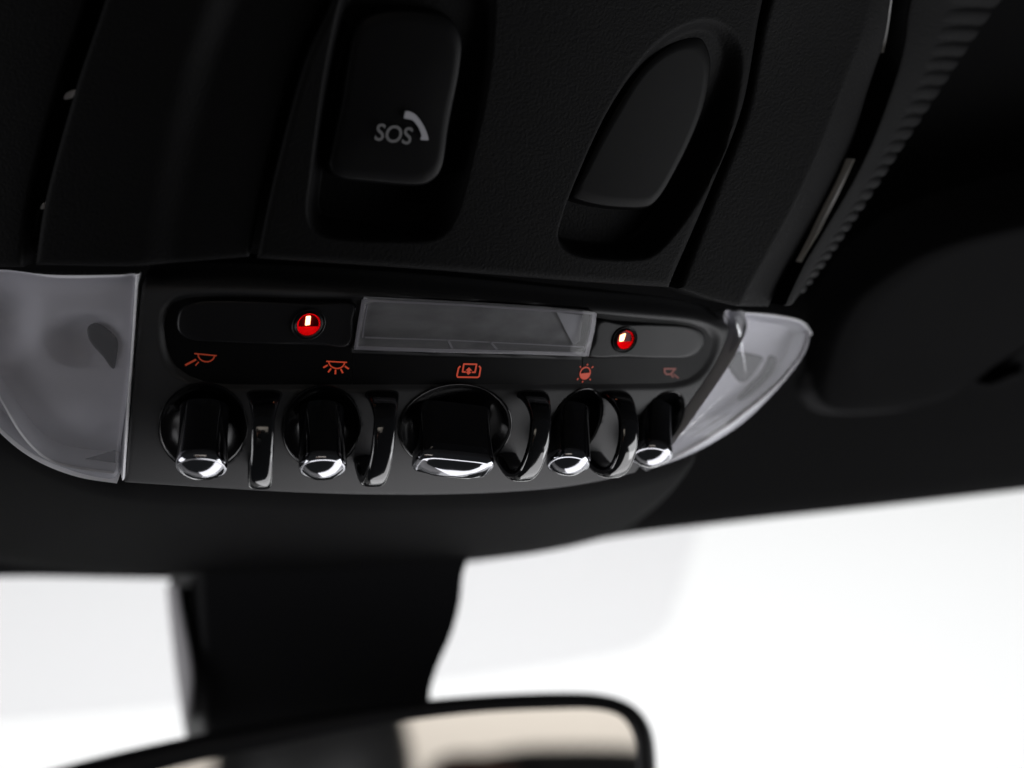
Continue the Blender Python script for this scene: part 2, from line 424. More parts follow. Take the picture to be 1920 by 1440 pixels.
# dark liner behind the seams of the body
coons('inner_frame', [(-400, -130), (1900, -130)], [(-400, 470), (560, 470), (1240, 515), (1490, 560)], [(-400, -130), (-400, 470)], [(1900, -130), (1700, 200), (1490, 560)], 'dark', con, 30, 14, dcfg(db, .012))
# fixing clips in the left seam
for (cx, cy, sx, sy) in ((122, 182, 20, 10), (72, 392, 15, 8), (58, 470, 12, 16)):
    pad('clip', [(cx - sx, cy + sy), (cx - sx * .8, cy - sy * .4), (cx + sx * .2, cy - sy), (cx + sx, cy - sy), (cx + sx, cy), (cx, cy + sy * .6)], 'pad' if sy > 12 else 'tray', con, db, -.007, .002, 3)
# SOS button
b_ol = [(668, 40), (648, 110), (632, 200), (615, 290), (612, 318), (632, 340), (700, 350), (780, 356), (815, 348), (838, 318), (852, 240), (872, 130), (872, 60), (838, 22), (770, 10), (710, 14)]
sos = pad('sos_button', b_ol, 'smooth', con, db, -.009, .0085, 14, 8, 5, dome=.0006, back=.001)
SD = .0008
v, f = text_mesh('SOS', 1.0, .25)
u0, u1 = v[:, 0].min(), v[:, 0].max(); h1 = v[:, 1].max()
tx = 701 + (v[:, 0] - u0) / (u1 - u0) * 72; ty = 266 - v[:, 1] / h1 * 32 + (tx - 737) * .13
make('lettering', S(tx, ty, np.full(len(tx), SD), db), f, 'printg', sos, smooth=False, label='grey SOS lettering')
# telephone handset sign beside it
hs = crom([(757, 214), (774, 219), (787, 235), (794, 252), (794, 262)], 8); wd = np.interp(np.linspace(0, 1, len(hs)), [0, .12, .3, .5, .75, .9, 1], [13, 15, 11, 10, 11, 15, 14])
tn = np.gradient(hs, axis=0); tn /= np.linalg.norm(tn, axis=1, keepdims=True); nn = np.stack([-tn[:, 1], tn[:, 0]], -1)
le, ri = hs + nn * wd[:, None] / 2, hs - nn * wd[:, None] / 2
P = np.vstack([le, ri]); n = len(hs)
make('handset_symbol', S(P[:, 0], P[:, 1], np.full(len(P), SD), db), [(i, i + 1, n + i + 1, n + i) for i in range(n - 1)], 'printw', sos, smooth=False)
# airbag status lens
a_ol = [(1322, 62), (1344, 82), (1352, 125), (1339, 202), (1310, 281), (1274, 346), (1245, 386), (1217, 400), (1144, 396), (1088, 382), (1078, 368), (1092, 338), (1145, 228), (1208, 132), (1266, 80)]
ab = pad('airbag_indicator', a_ol, 'abpad', con, db, -.0085, .006, 12, 8, 5, dome=0.0, back=.001)
for body, cx, cy, wdt in (('PASS', 1262, 226, 62), ('AIR BAG', 1232, 268, 86), ('OFF', 1214, 306, 40)):
    v, f = text_mesh(body, 1.0, .3); u0, u1 = v[:, 0].min(), v[:, 0].max(); h1 = v[:, 1].max()
    tx = cx + ((v[:, 0] - u0) / (u1 - u0) - .5) * wdt; ty = cy + 8 - v[:, 1] / h1 * 17 + (tx - cx) * .1
    make('lettering', S(tx, ty, np.full(len(tx), -.00247), db), f, 'printd', ab, smooth=False)

# pale slivers laid in the seam beside the side strip
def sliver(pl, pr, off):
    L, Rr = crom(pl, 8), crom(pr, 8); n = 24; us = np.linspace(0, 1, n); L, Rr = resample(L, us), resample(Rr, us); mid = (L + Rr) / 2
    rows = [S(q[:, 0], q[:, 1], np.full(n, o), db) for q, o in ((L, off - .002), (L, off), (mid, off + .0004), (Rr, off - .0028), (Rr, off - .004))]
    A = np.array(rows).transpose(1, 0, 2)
    make('pale_sliver', A.reshape(-1, 3), gridfaces(5, n), 'pale', con, autos=30)
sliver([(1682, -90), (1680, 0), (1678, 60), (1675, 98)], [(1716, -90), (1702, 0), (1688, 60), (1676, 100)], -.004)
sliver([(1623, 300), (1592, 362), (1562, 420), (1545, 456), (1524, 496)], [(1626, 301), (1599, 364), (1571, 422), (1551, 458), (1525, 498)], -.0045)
# ridged trim
tr_l = crom([(1745, -120), (1706, 0), (1686, 120), (1618, 303), (1512, 488), (1466, 586)], 10)
tr_r = crom([(2020, -120), (1917, 0), (1813, 151), (1727, 280), (1641, 409), (1572, 508), (1518, 578)], 10)
dT = dcfg(db, .004)
def offT(px, py, U, Vv): return -.010 * U ** 1.5 * (1 - .3 * Vv)
trim = coons('ridged_trim', [(1745, -120), (2020, -120)], [(1466, 586), (1518, 578)], tr_l[::4], tr_r[::4], 'body', con, 24, 40, dT, offT, round_px=5, skirt=.01)
def at_trim(u, v):
    a = np.array([np.interp(v, tr_l[:, 1], tr_l[:, 0]), v]); return a
ribs_y = [-70, -28, 12, 46, 77, 106, 132, 160, 188, 215, 239, 264, 288, 312, 335, 357, 379, 400, 420, 439, 458, 476, 493, 510, 526, 541, 556]
for k in range(len(ribs_y) - 1):
    y0, y1 = ribs_y[k] + 1.2, ribs_y[k + 1] - 1.2
    nu, nv = 9, 6; verts = []
    for j in range(nv):
        for i in range(nu):
            v_ = j / (nv - 1); u_ = i / (nu - 1); y = y0 + (y1 - y0) * v_
            xr = np.interp(y, tr_r[:, 1], tr_r[:, 0]); xl = np.interp(y, tr_l[:, 1], tr_l[:, 0])
            L = (xr - xl); x = xr - L * (.66 - .12 * (k / 26)) * (1 - u_) + 3 * u_
            yy = y - 8 * math.sin(u_ * math.pi) * (.3 + .7 * k / 26) + 3
            fr = (x - xl) / L
            hgt = .0012 * math.sin(math.pi * (.02 + .96 * v_)) ** .5 * math.sin(math.pi * (u_ * .5 + .0)) ** .8
            o = -.010 * max(fr, 0) ** 1.5 * (1 - .3 * (y + 120) / 700) + hgt - .0002
            verts.append(S(x, yy, o, dT))
    make('rib', verts, gridfaces(nu, nv), 'body', trim)

# ------------------------------------------------------------------ switch panel
P_top = [(268, 497), (480, 499), (800, 518), (1100, 546), (1270, 560), (1366, 580)]
P_bot = [(232, 908), (400, 919), (560, 928), (720, 932), (880, 930), (1020, 921), (1120, 906), (1192, 888)]
P_l = [(268, 497), (258, 600), (246, 740), (232, 908)]
P_r = [(1366, 580), (1372, 615), (1352, 668), (1318, 724), (1270, 790), (1192, 888)]
recess = crom([(300, 600), (318, 566), (370, 552), (520, 553), (800, 562), (1060, 580), (1250, 596), (1320, 606), (1346, 630), (1340, 670), (1320, 700), (1296, 716), (1262, 724), (1200, 726), (1000, 727), (800, 728), (560, 728), (420, 727), (350, 712), (310, 676)], 5, True)
wells = [(381, 800, 79, 78, -.02), (603, 800, 70, 74, -.05), (853, 800, 100, 76, -.10), (1078, 795, 44, 64, -.35), (1238, 790, 36, 54, -.40)]
def well_ol(k, s=1.0):
    cx, cy, rx, ry, ln = wells[k]; return ell(cx, cy, rx * s, ry * s, 36, ln)
def offP(px, py, U, Vv):
    o = -.0011 * sstep(6, -10, sdf(px, py, recess))
    for k in range(5):
        o = o - .012 * sstep(3, -8, sdf(px, py, well_ol(k)))
    o = o - .010 * sstep(7, -3, sdf(px, py, win_ol_in))
    return o
win_ol = [(682, 556), (860, 565), (1000, 573), (1110, 582), (1112, 600), (1106, 630), (1094, 668), (960, 664), (800, 660), (664, 655), (668, 625), (676, 585)]
wc = np.mean(np.array(win_ol), 0)
win_ol_in = [tuple(wc + (np.array(q) - wc) * [.975, .9]) for q in win_ol]
def top_roll(px, py, U, Vv): return offP(px, py, U, Vv) - .006 * sstep(.13, 0.0, Vv) ** 1.5
panel = coons('switch_panel', P_top, P_bot, P_l, P_r, 'panel', con, 240, 110, dp, top_roll, round_px=9, round_mm=1.0, skirt=.016)
# smooth dark fascia that carries the symbols, and the two pads on it
def inset(P, k):
    c = P.mean(0); return c + (P - c) * np.array([1 - k / 520, 1 - k / 85])
fas = [(306, 600), (322, 570), (372, 557), (520, 558), (655, 561), (668, 660), (800, 668), (1095, 676), (1118, 590), (1250, 601), (1316, 611), (1338, 630), (1332, 662), (1307, 690), (1268, 707), (1200, 713), (1000, 715), (800, 717), (560, 717), (422, 717), (358, 707), (318, 668)]
bm_P = np.array(fas, float)
FD = -.0009
def fascia(name, poly, nx, ny):
    x0, x1 = poly[:, 0].min(), poly[:, 0].max()
    # split in vertical slices between upper and lower border
    xs = np.linspace(x0 + .5, x1 - .5, nx); verts = []; faces = []
    def hits(x):
        ys = []
        for i in range(len(poly)):
            a, b = poly[i], poly[(i + 1) % len(poly)]
            if (a[0] > x) != (b[0] > x): ys.append(a[1] + (x - a[0]) / (b[0] - a[0]) * (b[1] - a[1]))
        return sorted(ys)
    for x in xs:
        y = hits(x); y = (y[0], y[-1])
        for k in range(ny): verts.append(S(x, y[0] + (y[1] - y[0]) * k / (ny - 1), FD, dp))
    return make(name, verts, gridfaces(ny, nx), 'smooth', panel)
fascia('fascia', crom([(306, 600), (322, 570), (372, 557), (520, 557), (662, 561)], 6) if False else np.array([(306, 610), (309, 590), (322, 570), (345, 561), (372, 557), (520, 557), (661, 561), (661, 723), (560, 723), (422, 722), (385, 717), (354, 706), (328, 687), (315, 662), (308, 635)], float), 60, 12)
fascia('fascia', np.array([(661.5, 664), (800, 669), (1096, 676), (1096, 722), (1000, 722), (800, 723), (661.5, 723)], float), 50, 6)
fascia('fascia', np.array([(1096.5, 660), (1116, 588), (1250, 601), (1300, 607), (1326, 616), (1340, 636), (1336, 664), (1318, 694), (1296, 710), (1262, 719), (1200, 721), (1096.5, 722)], float), 40, 12)
pad('pad', [(330, 606), (337, 580), (360, 566), (400, 562), (500, 563), (600, 565), (664, 568), (664, 600), (656, 648), (600, 648), (500, 645), (400, 640), (358, 637), (336, 625)], 'pad', panel, dp, -.001, .0019, 8, 10, 5, centre=(578, 607), hole=(24, 24))
pad('pad', [(1116, 600), (1160, 602), (1240, 607), (1290, 611), (1315, 620), (1322, 636), (1312, 658), (1290, 670), (1250, 672), (1180, 672), (1100, 670), (1106, 640)], 'pad', panel, dp, -.001, .0019, 8, 10, 5, centre=(1166, 636), hole=(18, 20))

# clear window between the pads
win = pad('display_window', win_ol, 'window', con, dp, -.0004, .0026, 5, 6, 4, smooth_outline=False, back=.002)
bowl('backing', win_ol, 'wback', win, [(.995, -.0006), (.985, -.0010), (.9, -.0012), (.5, -.0012)], smooth_outline=False)
def bar(pts, wpx, off, h):
    q = stroke(pts, wpx); verts = []; faces = []
    for quad in q:
        b = len(verts); Q = np.array(quad)
        verts += list(S(Q[:, 0], Q[:, 1], np.full(4, off), dp)) + list(S(Q[:, 0], Q[:, 1], np.full(4, off + h), dp))
        faces += [(b, b + 1, b + 2, b + 3), (b + 4, b + 5, b + 6, b + 7)] + [(b + i, b + (i + 1) % 4, b + 4 + (i + 1) % 4, b + 4 + i) for i in range(4)]
    return verts, faces
for pts, wpx, o in (([(664, 650), (800, 655), (960, 659), (1096, 663)], 7, .0008), ([(684, 632), (840, 637), (1000, 645), (1092, 650)], 2.5, .0), ([(684, 562), (860, 570), (1108, 587)], 4, .0008), ([(680, 562), (673, 600), (666, 650)], 6, .0008), ([(1108, 588), (1104, 620), (1094, 662)], 8, .0008), ([(688, 570), (682, 605), (679, 632)], 2.5, .0),
                   ([(838, 638), (845, 652)], 4, .0004), ([(918, 642), (928, 654)], 4, .0004)):
    v, f = bar(pts, wpx, o, .0007); make('edge', v, f, 'wframe', win, smooth=False)
# lighter reflector wedge inside the right end of the window
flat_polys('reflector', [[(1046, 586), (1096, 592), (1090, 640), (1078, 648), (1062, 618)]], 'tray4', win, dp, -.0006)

# red lamps
for (cx, cy, r, rx) in ((578, 607, 21, 1.0), (1166, 636, 17.8, .88)):
    il = bowl('indicator_light', ell(cx, cy, r * rx * 1.02, r * 1.02, 32, -.1), 'cup', con, [(1.0, .0014), (.97, .0010), (.92, .0004), (.75, -.0002), (.45, -.0006), (.2, -.00075)])
    e0 = ell(cx, cy, r * rx * 1.5, r * 1.42, 40, -.15); rows = []
    for s, o in ((1.0, .0008), (.985, .0012), (.95, .0013), (.86, .0011), (.73, .0014), (.70, .0017), (.675, .0012)):
        q = np.array([cx, cy]) + (e0 - [cx, cy]) * s; rows.append(S(q[:, 0], q[:, 1], np.full(len(q), o), dp))
    A = np.array(rows); make('bezel', A.reshape(-1, 3), gridfaces(40, len(rows), True), 'pad', il, autos=40)
    sh = np.array([(cx + r * rx * .9 * math.cos(a) - .1 * r * .9 * math.sin(a), cy + r * .9 * math.sin(a)) for a in np.linspace(math.pi * .93, math.pi * 2.07, 24)])
    flat_polys('shade', [sh], 'redshade', il, dp, .0009)  # added half-disc; shade in the cup's upper half put into its dark red
    if cx < 800: q = [(573.5, 592), (581.5, 591.5), (580, 607), (571.8, 608.5)]
    else: q = [(1158.5, 628), (1167, 624.5), (1163, 638), (1157, 639)]
    q = np.array(q, float); a = S(q[:, 0], q[:, 1], np.full(4, .0004), dp); b = S(q[:, 0], q[:, 1], np.full(4, .0013), dp)
    make('led_chip', np.vstack([a, b]), [(0, 1, 2, 3), (4, 5, 6, 7)] + [(i, (i + 1) % 4, 4 + (i + 1) % 4, 4 + i) for i in range(4)], 'chip', il, smooth=False)

# symbols
def half(cx, cy, rx, ry, a0=0, a1=180, n=10, shear=0.0):
    return [(cx + rx * math.cos(R_(a)), cy + ry * math.sin(R_(a)) + shear * rx * math.cos(R_(a))) for a in np.linspace(a0, a1, n)]
IO = FD + .00015
ic = stroke([(364, 664), (405, 668)], 2.3) + stroke(half(386, 666.5, 15.5, 13, 0, 180, 10, .05), 2.3) + stroke([(347, 685.5), (366, 675.5)], 3.6) + stroke([(366, 686), (371.5, 680)], 2.3)
flat_polys('lamp_symbol', ic, 'iconm', panel, dp, IO)
ic = stroke([(613, 678.5), (651, 680.5)], 2.3) + stroke(half(632, 679.5, 15, 12.5, 0, 180, 10, .05), 2.3)
for a, b in (((607.5, 690), (614.5, 686)), ((616.5, 698.5), (621, 692.5)), ((629.6, 702), (630, 695)), ((643.5, 700), (640, 693.5)), ((654.5, 692.5), (648, 688))): ic += stroke([a, b], 3)
flat_polys('lamp_symbol', ic, 'icon', panel, dp, IO)
ic = stroke([(865, 688), (862, 691), (859, 705), (860.5, 708), (898, 708.5), (901, 706), (903.5, 691), (901, 687.5)], 3)
ic += stroke([(874.5, 698.5), (869.5, 698), (872, 683.5), (896, 684), (893, 699), (888, 699)], 3)
ic += [[(881.5, 689.5), (888, 696), (875, 695.5)], [(875, 697.8), (887, 698.3), (880, 704)], [(878.8, 694), (884.2, 694), (883.2, 700), (877.6, 700)]]
flat_polys('window_symbol', ic, 'icon', panel, dp, IO)
def oval(cx, cy, rx, ry, rot, a0=0, a1=360, n=20):
    o = []
    for a in np.linspace(R_(a0), R_(a1), n):
        x, y = rx * math.cos(a), ry * math.sin(a); o.append((cx + x * math.cos(rot) - y * math.sin(rot), cy + x * math.sin(rot) + y * math.cos(rot)))
    return o
ic = stroke(oval(1100.5, 700.5, 9, 11.6, .45), 2.2) + [oval(1100.5, 700.5, 9, 11.6, .45, -25, 155, 14)]
for a, b in (((1104.6, 685.6), (1105.2, 683.4)), ((1113.2, 690.4), (1115.4, 688)), ((1092, 689.8), (1091, 688)), ((1087.5, 710.5), (1085.5, 712.6)), ((1096, 715.5), (1095.2, 717.5)), ((1109, 711.6), (1110.4, 713.2))): ic += stroke([a, b], 2.2)
flat_polys('brightness_symbol', ic, 'icon', panel, dp, IO)
ic = stroke([(1249, 692), (1271, 692.5)], 3) + stroke([(1250, 692), (1250, 699), (1254, 702.5), (1262, 702), (1269, 693)], 3) + stroke([(1267, 702.5), (1276, 709.5)], 2.3) + stroke([(1263, 704), (1266, 708)], 2.6)
flat_polys('lamp_symbol', ic, 'icond', panel, dp, IO)

# wells and toggles
for k in range(5):
    bowl('switch_well', well_ol(k, 1.07), 'well', con, [(1.0, .0002), (.985, .0004), (.96, .0003), (.935, -.0002), (.90, -.0014), (.8, -.0030), (.6, -.0050), (.3, -.0062), (.1, -.0064)], smooth_outline=False)
toggles = [((381, 778), (378, 874), 5.7, 5.6, 2.2), ((604, 780), (605, 875), 5.3, 5.3, 2.2), ((853, 780), (850, 872), 9.2, 4.4, 4.5), ((1078, 778), (1066, 868), 5.0, 5.2, 2.2), ((1236, 774), (1221, 852), 4.9, 5.2, 2.2)]
for (sx, sy), (ex, ey), rl, rt, ex_n in toggles:
    p, r, n = frame(sx, sy)
    th = n @ (np.array([0, 0, CAMZ]) - p) / np.linalg.norm(p - np.array([0, 0, CAMZ]))
    A0 = S(sx, sy, -.0030); d1 = float(dp(sx, sy)) - .0038
    B0 = V(ex, ey, d1)
    ax = B0 - A0; Lg = np.linalg.norm(ax); ax /= Lg
    r = r - ax * (r @ ax); r /= np.linalg.norm(r); t = np.cross(ax, r)
    def sec(pos, sc, n_=40, dl=0):
        out = []
        for i in range(n_):
            a = 2 * math.pi * i / n_; c, s = math.cos(a), math.sin(a)
            c2 = math.copysign(abs(c) ** (2 / ex_n), c); s2 = math.copysign(abs(s) ** (2 / ex_n), s)
            out.append(pos + r * (rl * MM * sc * c2) + t * (rt * MM * sc * s2))
        return out
    tg = tube_sections('toggle_switch', [sec(A0 + ax * Lg * q, s) for q, s in ((0, .98), (.2, .95), (.5, .95), (.75, .97), (.90, .985), (.905, .97))], 'gloss', con)
    E0 = A0 + ax * Lg * .895
    prof = ((0, .99), (0.0003, 1.0), (.0012, 1.005), (.0018, .985), (.00215, .94), (.0022, .90), (.0022, .86), (.0028, .74), (.0035, .54), (.0039, .3), (.0041, .08))
    tube_sections('end_cap', [sec(E0 + ax * z, s) for z, s in prof], 'chrome', tg, autos=40)

# guards between the toggles: arched bars
guards = [((496, 742), (488, 866)), ((716, 742), (686, 863)), ((997, 742), (949, 858)), ((1152, 742), (1111, 856))]
path = [(-.02, -1.5), (.00, 1), (.06, 3.5), (.16, 6.2), (.30, 8.6), (.48, 10.4), (.64, 11.0), (.77, 10.8), (.87, 9.8), (.94, 8.0), (.985, 5.4), (1.0, 2.2), (1.0, -1), (.99, -5)]
for (x0, y0), (x1, y1) in guards:
    pc = crom(path, 5); pts = []; lat = []
    for q, o in pc:
        x, y = x0 + (x1 - x0) * q, y0 + (y1 - y0) * q
        pts.append(S(x, y, o * MM)); lat.append(frame(x, min(y, 845))[1])
    pts = np.array(pts); tg = np.gradient(pts, axis=0); secs = []
    for i in range(len(pts)):
        tt = tg[i] / np.linalg.norm(tg[i]); r = lat[i] - tt * (lat[i] @ tt); r /= np.linalg.norm(r); nn = np.cross(r, tt)
        q = i / (len(pts) - 1); hw = np.interp(q, [0, .12, .25, .6, 1], [4.3, 3.5, 2.5, 2.6, 2.9]) * MM; ht = np.interp(q, [0, .3, 1], [1.1, 1.4, 1.6]) * MM
        s = []
        for k in range(28):
            an = 2 * math.pi * k / 28; c_, s_ = math.cos(an), math.sin(an)
            s.append(pts[i] + r * (hw * math.copysign(abs(c_) ** (2 / 3.4), c_)) + nn * (ht * math.copysign(abs(s_) ** (2 / 2.6), s_)))
        secs.append(s)
    tube_sections('toggle_guard', secs, 'glossbar', con, autos=60)

# ------------------------------------------------------------------ map lamps
def lamp(outline, centre, dfn, inner_edge, rim_pts, sock, deep, label, details=(), pits=()):
    P = crom(outline, 5, True)
    P0 = P; P = np.array(centre) + (P - np.array(centre)) * .955
    L = pad('map_lamp', P, 'lens', con, dfn, -.001, .0022, 7, 10, 1, smooth_outline=False, centre=centre, back=.0015, label=label)
    bowl('reflector', P, 'tray', L, [(.985, -.0022), (.96, -.0026)] + [(q, -.003) for q in np.linspace(.92, .04, 24)], lambda a, b: dfn(a, b) + (np.asarray(b, float) - centre[1]) * PXM * .16 + sum(h * np.exp(-((np.asarray(a, float) - x) / rx) ** 2 - ((np.asarray(b, float) - y) / ry) ** 2) for x, y, rx, ry, h in pits), smooth_outline=False, centre=centre)
    for rp, wpx in rim_pts:
        q = crom(rp, 6); n = len(q); tn = np.gradient(q, axis=0); tn /= np.linalg.norm(tn, axis=1, keepdims=True); nr = np.stack([-tn[:, 1], tn[:, 0]], -1)
        wv = np.interp(np.linspace(0, 1, n), np.linspace(0, 1, len(wpx)), wpx)[:, None]
        secs = []
        for i in range(n):
            c = q[i]; s = []
            for u, o in ((-1, -.004), (-1, .0012), (-.75, .0018), (-.45, .0010), (.1, -.0008), (1, -.0045), (1, -.008)):
                pp = c + nr[i] * wv[i] * u; s.append(S(pp[0], pp[1], o, dfn))
            secs.append(s)
        tube_sections('lens_rim', secs, 'rim', L, autos=60)
    for so in sock:
        pad('lamp_socket', so, 'tray2', L, dfn, -.0034, .0012, 9, 5, 5)
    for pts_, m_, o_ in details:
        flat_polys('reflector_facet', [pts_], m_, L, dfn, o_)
    return L
dl = dcfg(dp, .001)
lamp([(-150, 502), (0, 502), (120, 503), (225, 505), (262, 508), (258, 560), (250, 680), (240, 770), (230, 850), (223, 903), (150, 893), (70, 862), (10, 820), (-50, 760), (-110, 660), (-145, 560)], (120, 690), dl, None,
     [([(-95, 676), (-45, 762), (14, 825), (76, 866), (148, 892), (221, 903)], [12, 13, 13, 12, 11, 10]), ([(252, 512), (246, 620), (236, 760), (226, 890)], [9, 8, 8, 9]), ([(-30, 690), (10, 758), (44, 812), (84, 850), (130, 868), (216, 880)], [4, 4, 4, 3, 3, 2])],
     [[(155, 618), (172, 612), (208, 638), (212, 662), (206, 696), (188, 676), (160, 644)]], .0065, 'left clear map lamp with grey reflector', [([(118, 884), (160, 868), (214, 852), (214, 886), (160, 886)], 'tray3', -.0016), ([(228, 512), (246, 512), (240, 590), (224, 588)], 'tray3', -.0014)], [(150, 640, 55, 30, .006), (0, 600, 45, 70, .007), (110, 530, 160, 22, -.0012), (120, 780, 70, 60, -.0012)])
lamp([(1372, 578), (1430, 585), (1490, 591), (1515, 600), (1522, 625), (1508, 666), (1462, 728), (1402, 788), (1340, 830), (1270, 864), (1194, 886), (1232, 848), (1290, 772), (1338, 702), (1368, 648), (1382, 608)], (1392, 700), dl, None,
     [([(1208, 882), (1276, 858), (1342, 825), (1400, 783), (1456, 729), (1500, 670), (1515, 624)], [10, 18, 24, 22, 15, 11, 9]), ([(1376, 584), (1384, 612), (1366, 656), (1336, 706), (1288, 774), (1236, 842)], [9, 8, 7, 7, 7, 6]), ([(1388, 592), (1440, 598), (1490, 610), (1508, 630)], [9, 11, 12, 9])],
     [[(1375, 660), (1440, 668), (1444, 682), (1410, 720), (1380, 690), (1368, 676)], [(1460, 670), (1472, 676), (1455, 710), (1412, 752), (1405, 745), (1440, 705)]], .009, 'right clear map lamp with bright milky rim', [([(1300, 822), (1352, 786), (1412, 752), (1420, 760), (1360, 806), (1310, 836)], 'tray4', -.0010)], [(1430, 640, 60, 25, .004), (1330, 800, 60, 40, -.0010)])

# shroud below the switch panel, running forward to the header
def dsh(px, py):
    px = np.asarray(px, float); py = np.asarray(py, float)
    top = np.interp(px, [-500, 0, 230, 720, 1020, 1190, 1400], [905, 815, 900, 926, 917, 888, 830])
    bot = np.interp(px, [-500, 0, 320, 600, 870, 1000, 1100, 1170, 1400], [1040, 1086, 1098, 1091, 1064, 1046, 1023, 1006, 975])
    t = np.clip((py - top) / (bot - top), -.3, 1.2)
    a = dp(px, 880.0) + .024; b = .655
    return a + (b - a) * np.where(t > 0, .25 * t + .75 * t * t, .25 * t)
coons('shroud', [(-460, 640), (-160, 640), (-60, 745), (30, 815), (110, 862), (222, 896), (400, 908), (720, 920), (1020, 911), (1190, 878), (1290, 842), (1345, 812)],
      [(-460, 1060), (-100, 1079), (0, 1086), (160, 1096), (320, 1099), (600, 1091), (870, 1064), (1000, 1046), (1095, 1024), (1160, 1007)],
      [(-460, 640), (-460, 1060)], [(1345, 812), (1330, 870), (1280, 930), (1215, 982), (1160, 1007)], 'shroud', con, 90, 30, dsh, None, round_px=70, round_mm=12.0, skirt=.012)

# ------------------------------------------------------------------ sun visor and its clip
def dv(px, py):
    px = np.asarray(px, float); py = np.asarray(py, float)
    p0 = np.array([0, 0, Zc - .022]); r = ray(px, py)
    return (Zc - .030 - CAMZ) / r[..., 2] * 1.0
vis_ol = [(1524, 690), (1516, 735), (1526, 765), (1556, 779), (1640, 778), (1700, 770), (1752, 752), (1790, 728), (1840, 690), (1900, 672), (1980, 660), (2300, 640), (2900, 560), (2900, 300), (2300, 330), (1800, 430), (1620, 520), (1552, 600)]
pts = crom(vis_ol, 5, True)
sv = thing('sun_visor', S(2100, 560, 0, dv), 'black cloth sun visor folded up beside the console', 'sun visor')
pad('visor_panel', pts, 'visor', sv, dv, -.014, .016, 40, 10, 1, smooth_outline=False, centre=(2150, 500), back=.004)
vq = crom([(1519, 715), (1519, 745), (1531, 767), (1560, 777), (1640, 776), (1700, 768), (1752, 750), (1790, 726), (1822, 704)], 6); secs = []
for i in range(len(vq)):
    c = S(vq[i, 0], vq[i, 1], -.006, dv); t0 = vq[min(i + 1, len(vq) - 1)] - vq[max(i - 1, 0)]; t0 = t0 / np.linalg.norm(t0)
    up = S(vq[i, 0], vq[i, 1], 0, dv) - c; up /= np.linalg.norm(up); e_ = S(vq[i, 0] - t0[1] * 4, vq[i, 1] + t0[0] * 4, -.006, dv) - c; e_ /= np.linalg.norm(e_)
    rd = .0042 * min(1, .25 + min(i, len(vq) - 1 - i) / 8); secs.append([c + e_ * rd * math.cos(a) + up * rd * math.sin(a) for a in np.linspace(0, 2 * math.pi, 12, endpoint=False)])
tube_sections('lit_edge_strip', secs, 'lit_edge', sv)  # added lighter strip; light on the visor's rounded edge put into its colour
vc = thing('visor_clip', S(1860, 720, 0, dv), 'dark round clip holding the end of the visor', 'clip')
pad('clip_body', ell(1862, 712, 72, 40, 28), 'visor', vc, dv, -.02, .010, 14, 6, 1, smooth_outline=False)
pad('clip_hook', [(1800, 720), (1830, 742), (1870, 745), (1920, 725), (1925, 735), (1875, 757), (1825, 753), (1796, 730)], 'visor', vc, dv, -.012, .006, 5, 4, 4, centre=(1862, 748))

# ------------------------------------------------------------------ sensor cover on the glass
sc_l = crom([(316, 1060), (318, 1100), (326, 1200), (336, 1290), (342, 1345), (352, 1400)], 6); sc_r = crom([(880, 1045), (868, 1075), (862, 1130), (846, 1190), (822, 1245), (808, 1290), (806, 1320), (812, 1390)], 6)
nrow = 24; vs = np.linspace(0, 1, nrow); L, Rr = resample(sc_l, vs), resample(sc_r, vs)
nu = 40; verts = []
for j in range(nrow):
    for i in range(nu):
        u = i / (nu - 1); q = L[j] * (1 - u) + Rr[j] * u
        # a shell: sloping grey cheek on the left, flat front, rounded right side
        bulge = sstep(-.02, .10, np.array(u)) * 1.0
        d = .69 + .02 * vs[j] - .075 * float(bulge) * 1.0
        verts.append(V(q[0], q[1], d))
sc = thing('sensor_cover', V(590, 1100, .68), 'black sensor cover on the glass above the mirror', 'cover')
make('shell', verts, gridfaces(nu, nrow), 'cover', sc)
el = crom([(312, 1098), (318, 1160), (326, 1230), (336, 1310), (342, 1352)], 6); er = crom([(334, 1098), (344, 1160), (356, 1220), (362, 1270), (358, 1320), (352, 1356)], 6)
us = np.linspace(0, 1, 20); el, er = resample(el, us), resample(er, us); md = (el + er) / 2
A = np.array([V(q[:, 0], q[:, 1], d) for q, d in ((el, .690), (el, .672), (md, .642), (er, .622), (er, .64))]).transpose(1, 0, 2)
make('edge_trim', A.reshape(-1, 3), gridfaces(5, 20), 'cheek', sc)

# ------------------------------------------------------------------ rear view mirror
rc = ray(960, 1400); rc /= np.linalg.norm(rc)
refl = np.array([-.02, -1, -.45]); refl /= np.linalg.norm(refl)
mn = refl - rc; mn /= np.linalg.norm(mn)
mp = V(960, 1400, .60)
out_px = crom([(100, 1440), (300, 1391), (500, 1352), (700, 1322), (880, 1304), (1040, 1297), (1130, 1301), (1188, 1322), (1221, 1366), (1231, 1440), (1228, 1540), (1205, 1700), (1130, 1780), (900, 1820), (500, 1880), (100, 1950), (-160, 1960), (-250, 1880), (-260, 1740), (-200, 1600), (-90, 1500)], 6, True)
in_px = crom([(150, 1492), (330, 1438), (500, 1402), (700, 1362), (880, 1338), (1040, 1330), (1120, 1331), (1166, 1346), (1189, 1385), (1194, 1440), (1192, 1540), (1172, 1672), (1110, 1745), (890, 1785), (500, 1842), (110, 1910), (-140, 1918), (-214, 1855), (-222, 1742), (-165, 1622), (-50, 1545)], 6, True)
O = on_plane(out_px[:, 0], out_px[:, 1], mp, mn); I = on_plane(in_px[:, 0], in_px[:, 1], mp, mn)
mir = thing('rear_view_mirror', O.mean(0), 'black framed rear view mirror at the bottom of the picture', 'mirror')
oc = O.mean(0); n = len(O)
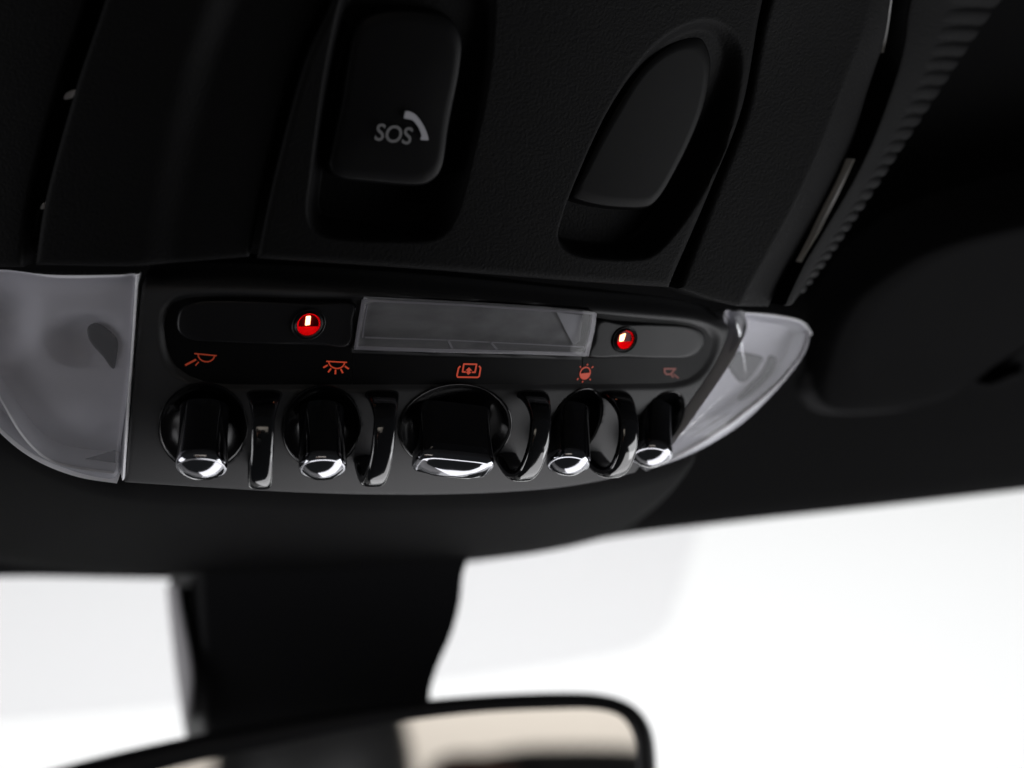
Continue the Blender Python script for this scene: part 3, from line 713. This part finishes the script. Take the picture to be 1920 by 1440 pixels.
shell = [I + mn * .0005, I + mn * .002, I * .55 + O * .45 + mn * .0035, I * .15 + O * .85 + mn * .002, O - mn * .002, O - mn * .010, oc + (O - oc) * .93 - mn * .022, oc + (O - oc) * .7 - mn * .032, oc + (O - oc) * .2 - mn * .036]
verts = np.vstack(shell); faces = gridfaces(n, len(shell), True); b = (len(shell) - 1) * n; faces.append(tuple(range(b, b + n)))
make('housing', verts, faces, 'rubber', mir)
ic_ = I.mean(0)
make('mirror_glass', np.vstack([I + mn * .0012, [ic_ + mn * .0012]]), [(i, (i + 1) % n, n) for i in range(n)], 'mirror', mir, smooth=False)

# ------------------------------------------------------------------ what the mirror shows behind the camera
def behind(px, py, dist):
    h = on_plane(px, py, mp, mn); r = ray(px, py); r /= np.linalg.norm(r); r = r - 2 * (r @ mn) * mn
    return h + r * dist
def blob(name, c, rx, ry, rz, m, label, cat, p=2.6, group=None):
    verts = []; nu, nv = 28, 18
    for j in range(nv):
        b = -math.pi / 2 + math.pi * j / (nv - 1)
        for i in range(nu):
            a = 2 * math.pi * i / nu; f = lambda x: math.copysign(abs(x) ** (2 / p), x)
            verts.append(np.array(c) + np.array([rx * f(math.cos(b)) * f(math.cos(a)), ry * f(math.cos(b)) * f(math.sin(a)), rz * f(math.sin(b))]))
    return make(name, verts, gridfaces(nu, nv, True), m, None, label=label, cat=cat, group=group)
h1 = behind(1080, 1420, 1.35); blob('headrest', h1 + [0, 0, -.085], .15, .05, .09, 'seat', 'black leather headrest mirrored at the right end of the mirror', 'headrest', 3)
h2 = behind(880, 1428, 1.25); blob('headrest', h2 + [0, 0, -.06], .05, .05, .06, 'brown', 'small brown leather headrest mirrored in the middle of the mirror', 'headrest', 3)
# photographer, seen only in the mirror: head, neck and shoulders in dark clothes
hc = behind(590, 1500, .95)
rings = [(.105, .01, .01), (.10, .04, .045), (.085, .062, .07), (.06, .074, .088), (.03, .079, .096), (0, .079, .097), (-.03, .076, .094), (-.06, .068, .088), (-.09, .056, .076), (-.11, .05, .06), (-.135, .052, .056), (-.155, .075, .062), (-.175, .13, .075), (-.20, .175, .085), (-.25, .20, .10), (-.33, .205, .11), (-.45, .19, .11), (-.6, .17, .105)]
verts = []; nr = 28
for z, rx, ry in rings:
    for i in range(nr):
        a = 2 * math.pi * i / nr; x, y = rx * math.cos(a), ry * math.sin(a)
        if -.10 < z < .05 and math.sin(a) > .95: y += .012 * (1 - abs(z + .02) / .08)      # nose
        verts.append(hc + np.array([x, y, z]))
per = make('person', verts, gridfaces(nr, len(rings), True) + [tuple(range(nr))], 'seat', None, label='person in dark clothes taking the picture, mirrored in the glass', cat='person')
per.data.materials.append(M['skin'])
for p in per.data.polygons:
    c = p.center + per.location - Vector(hc)
    if -.11 < c.z < .045 and c.y > .03: p.material_index = 1
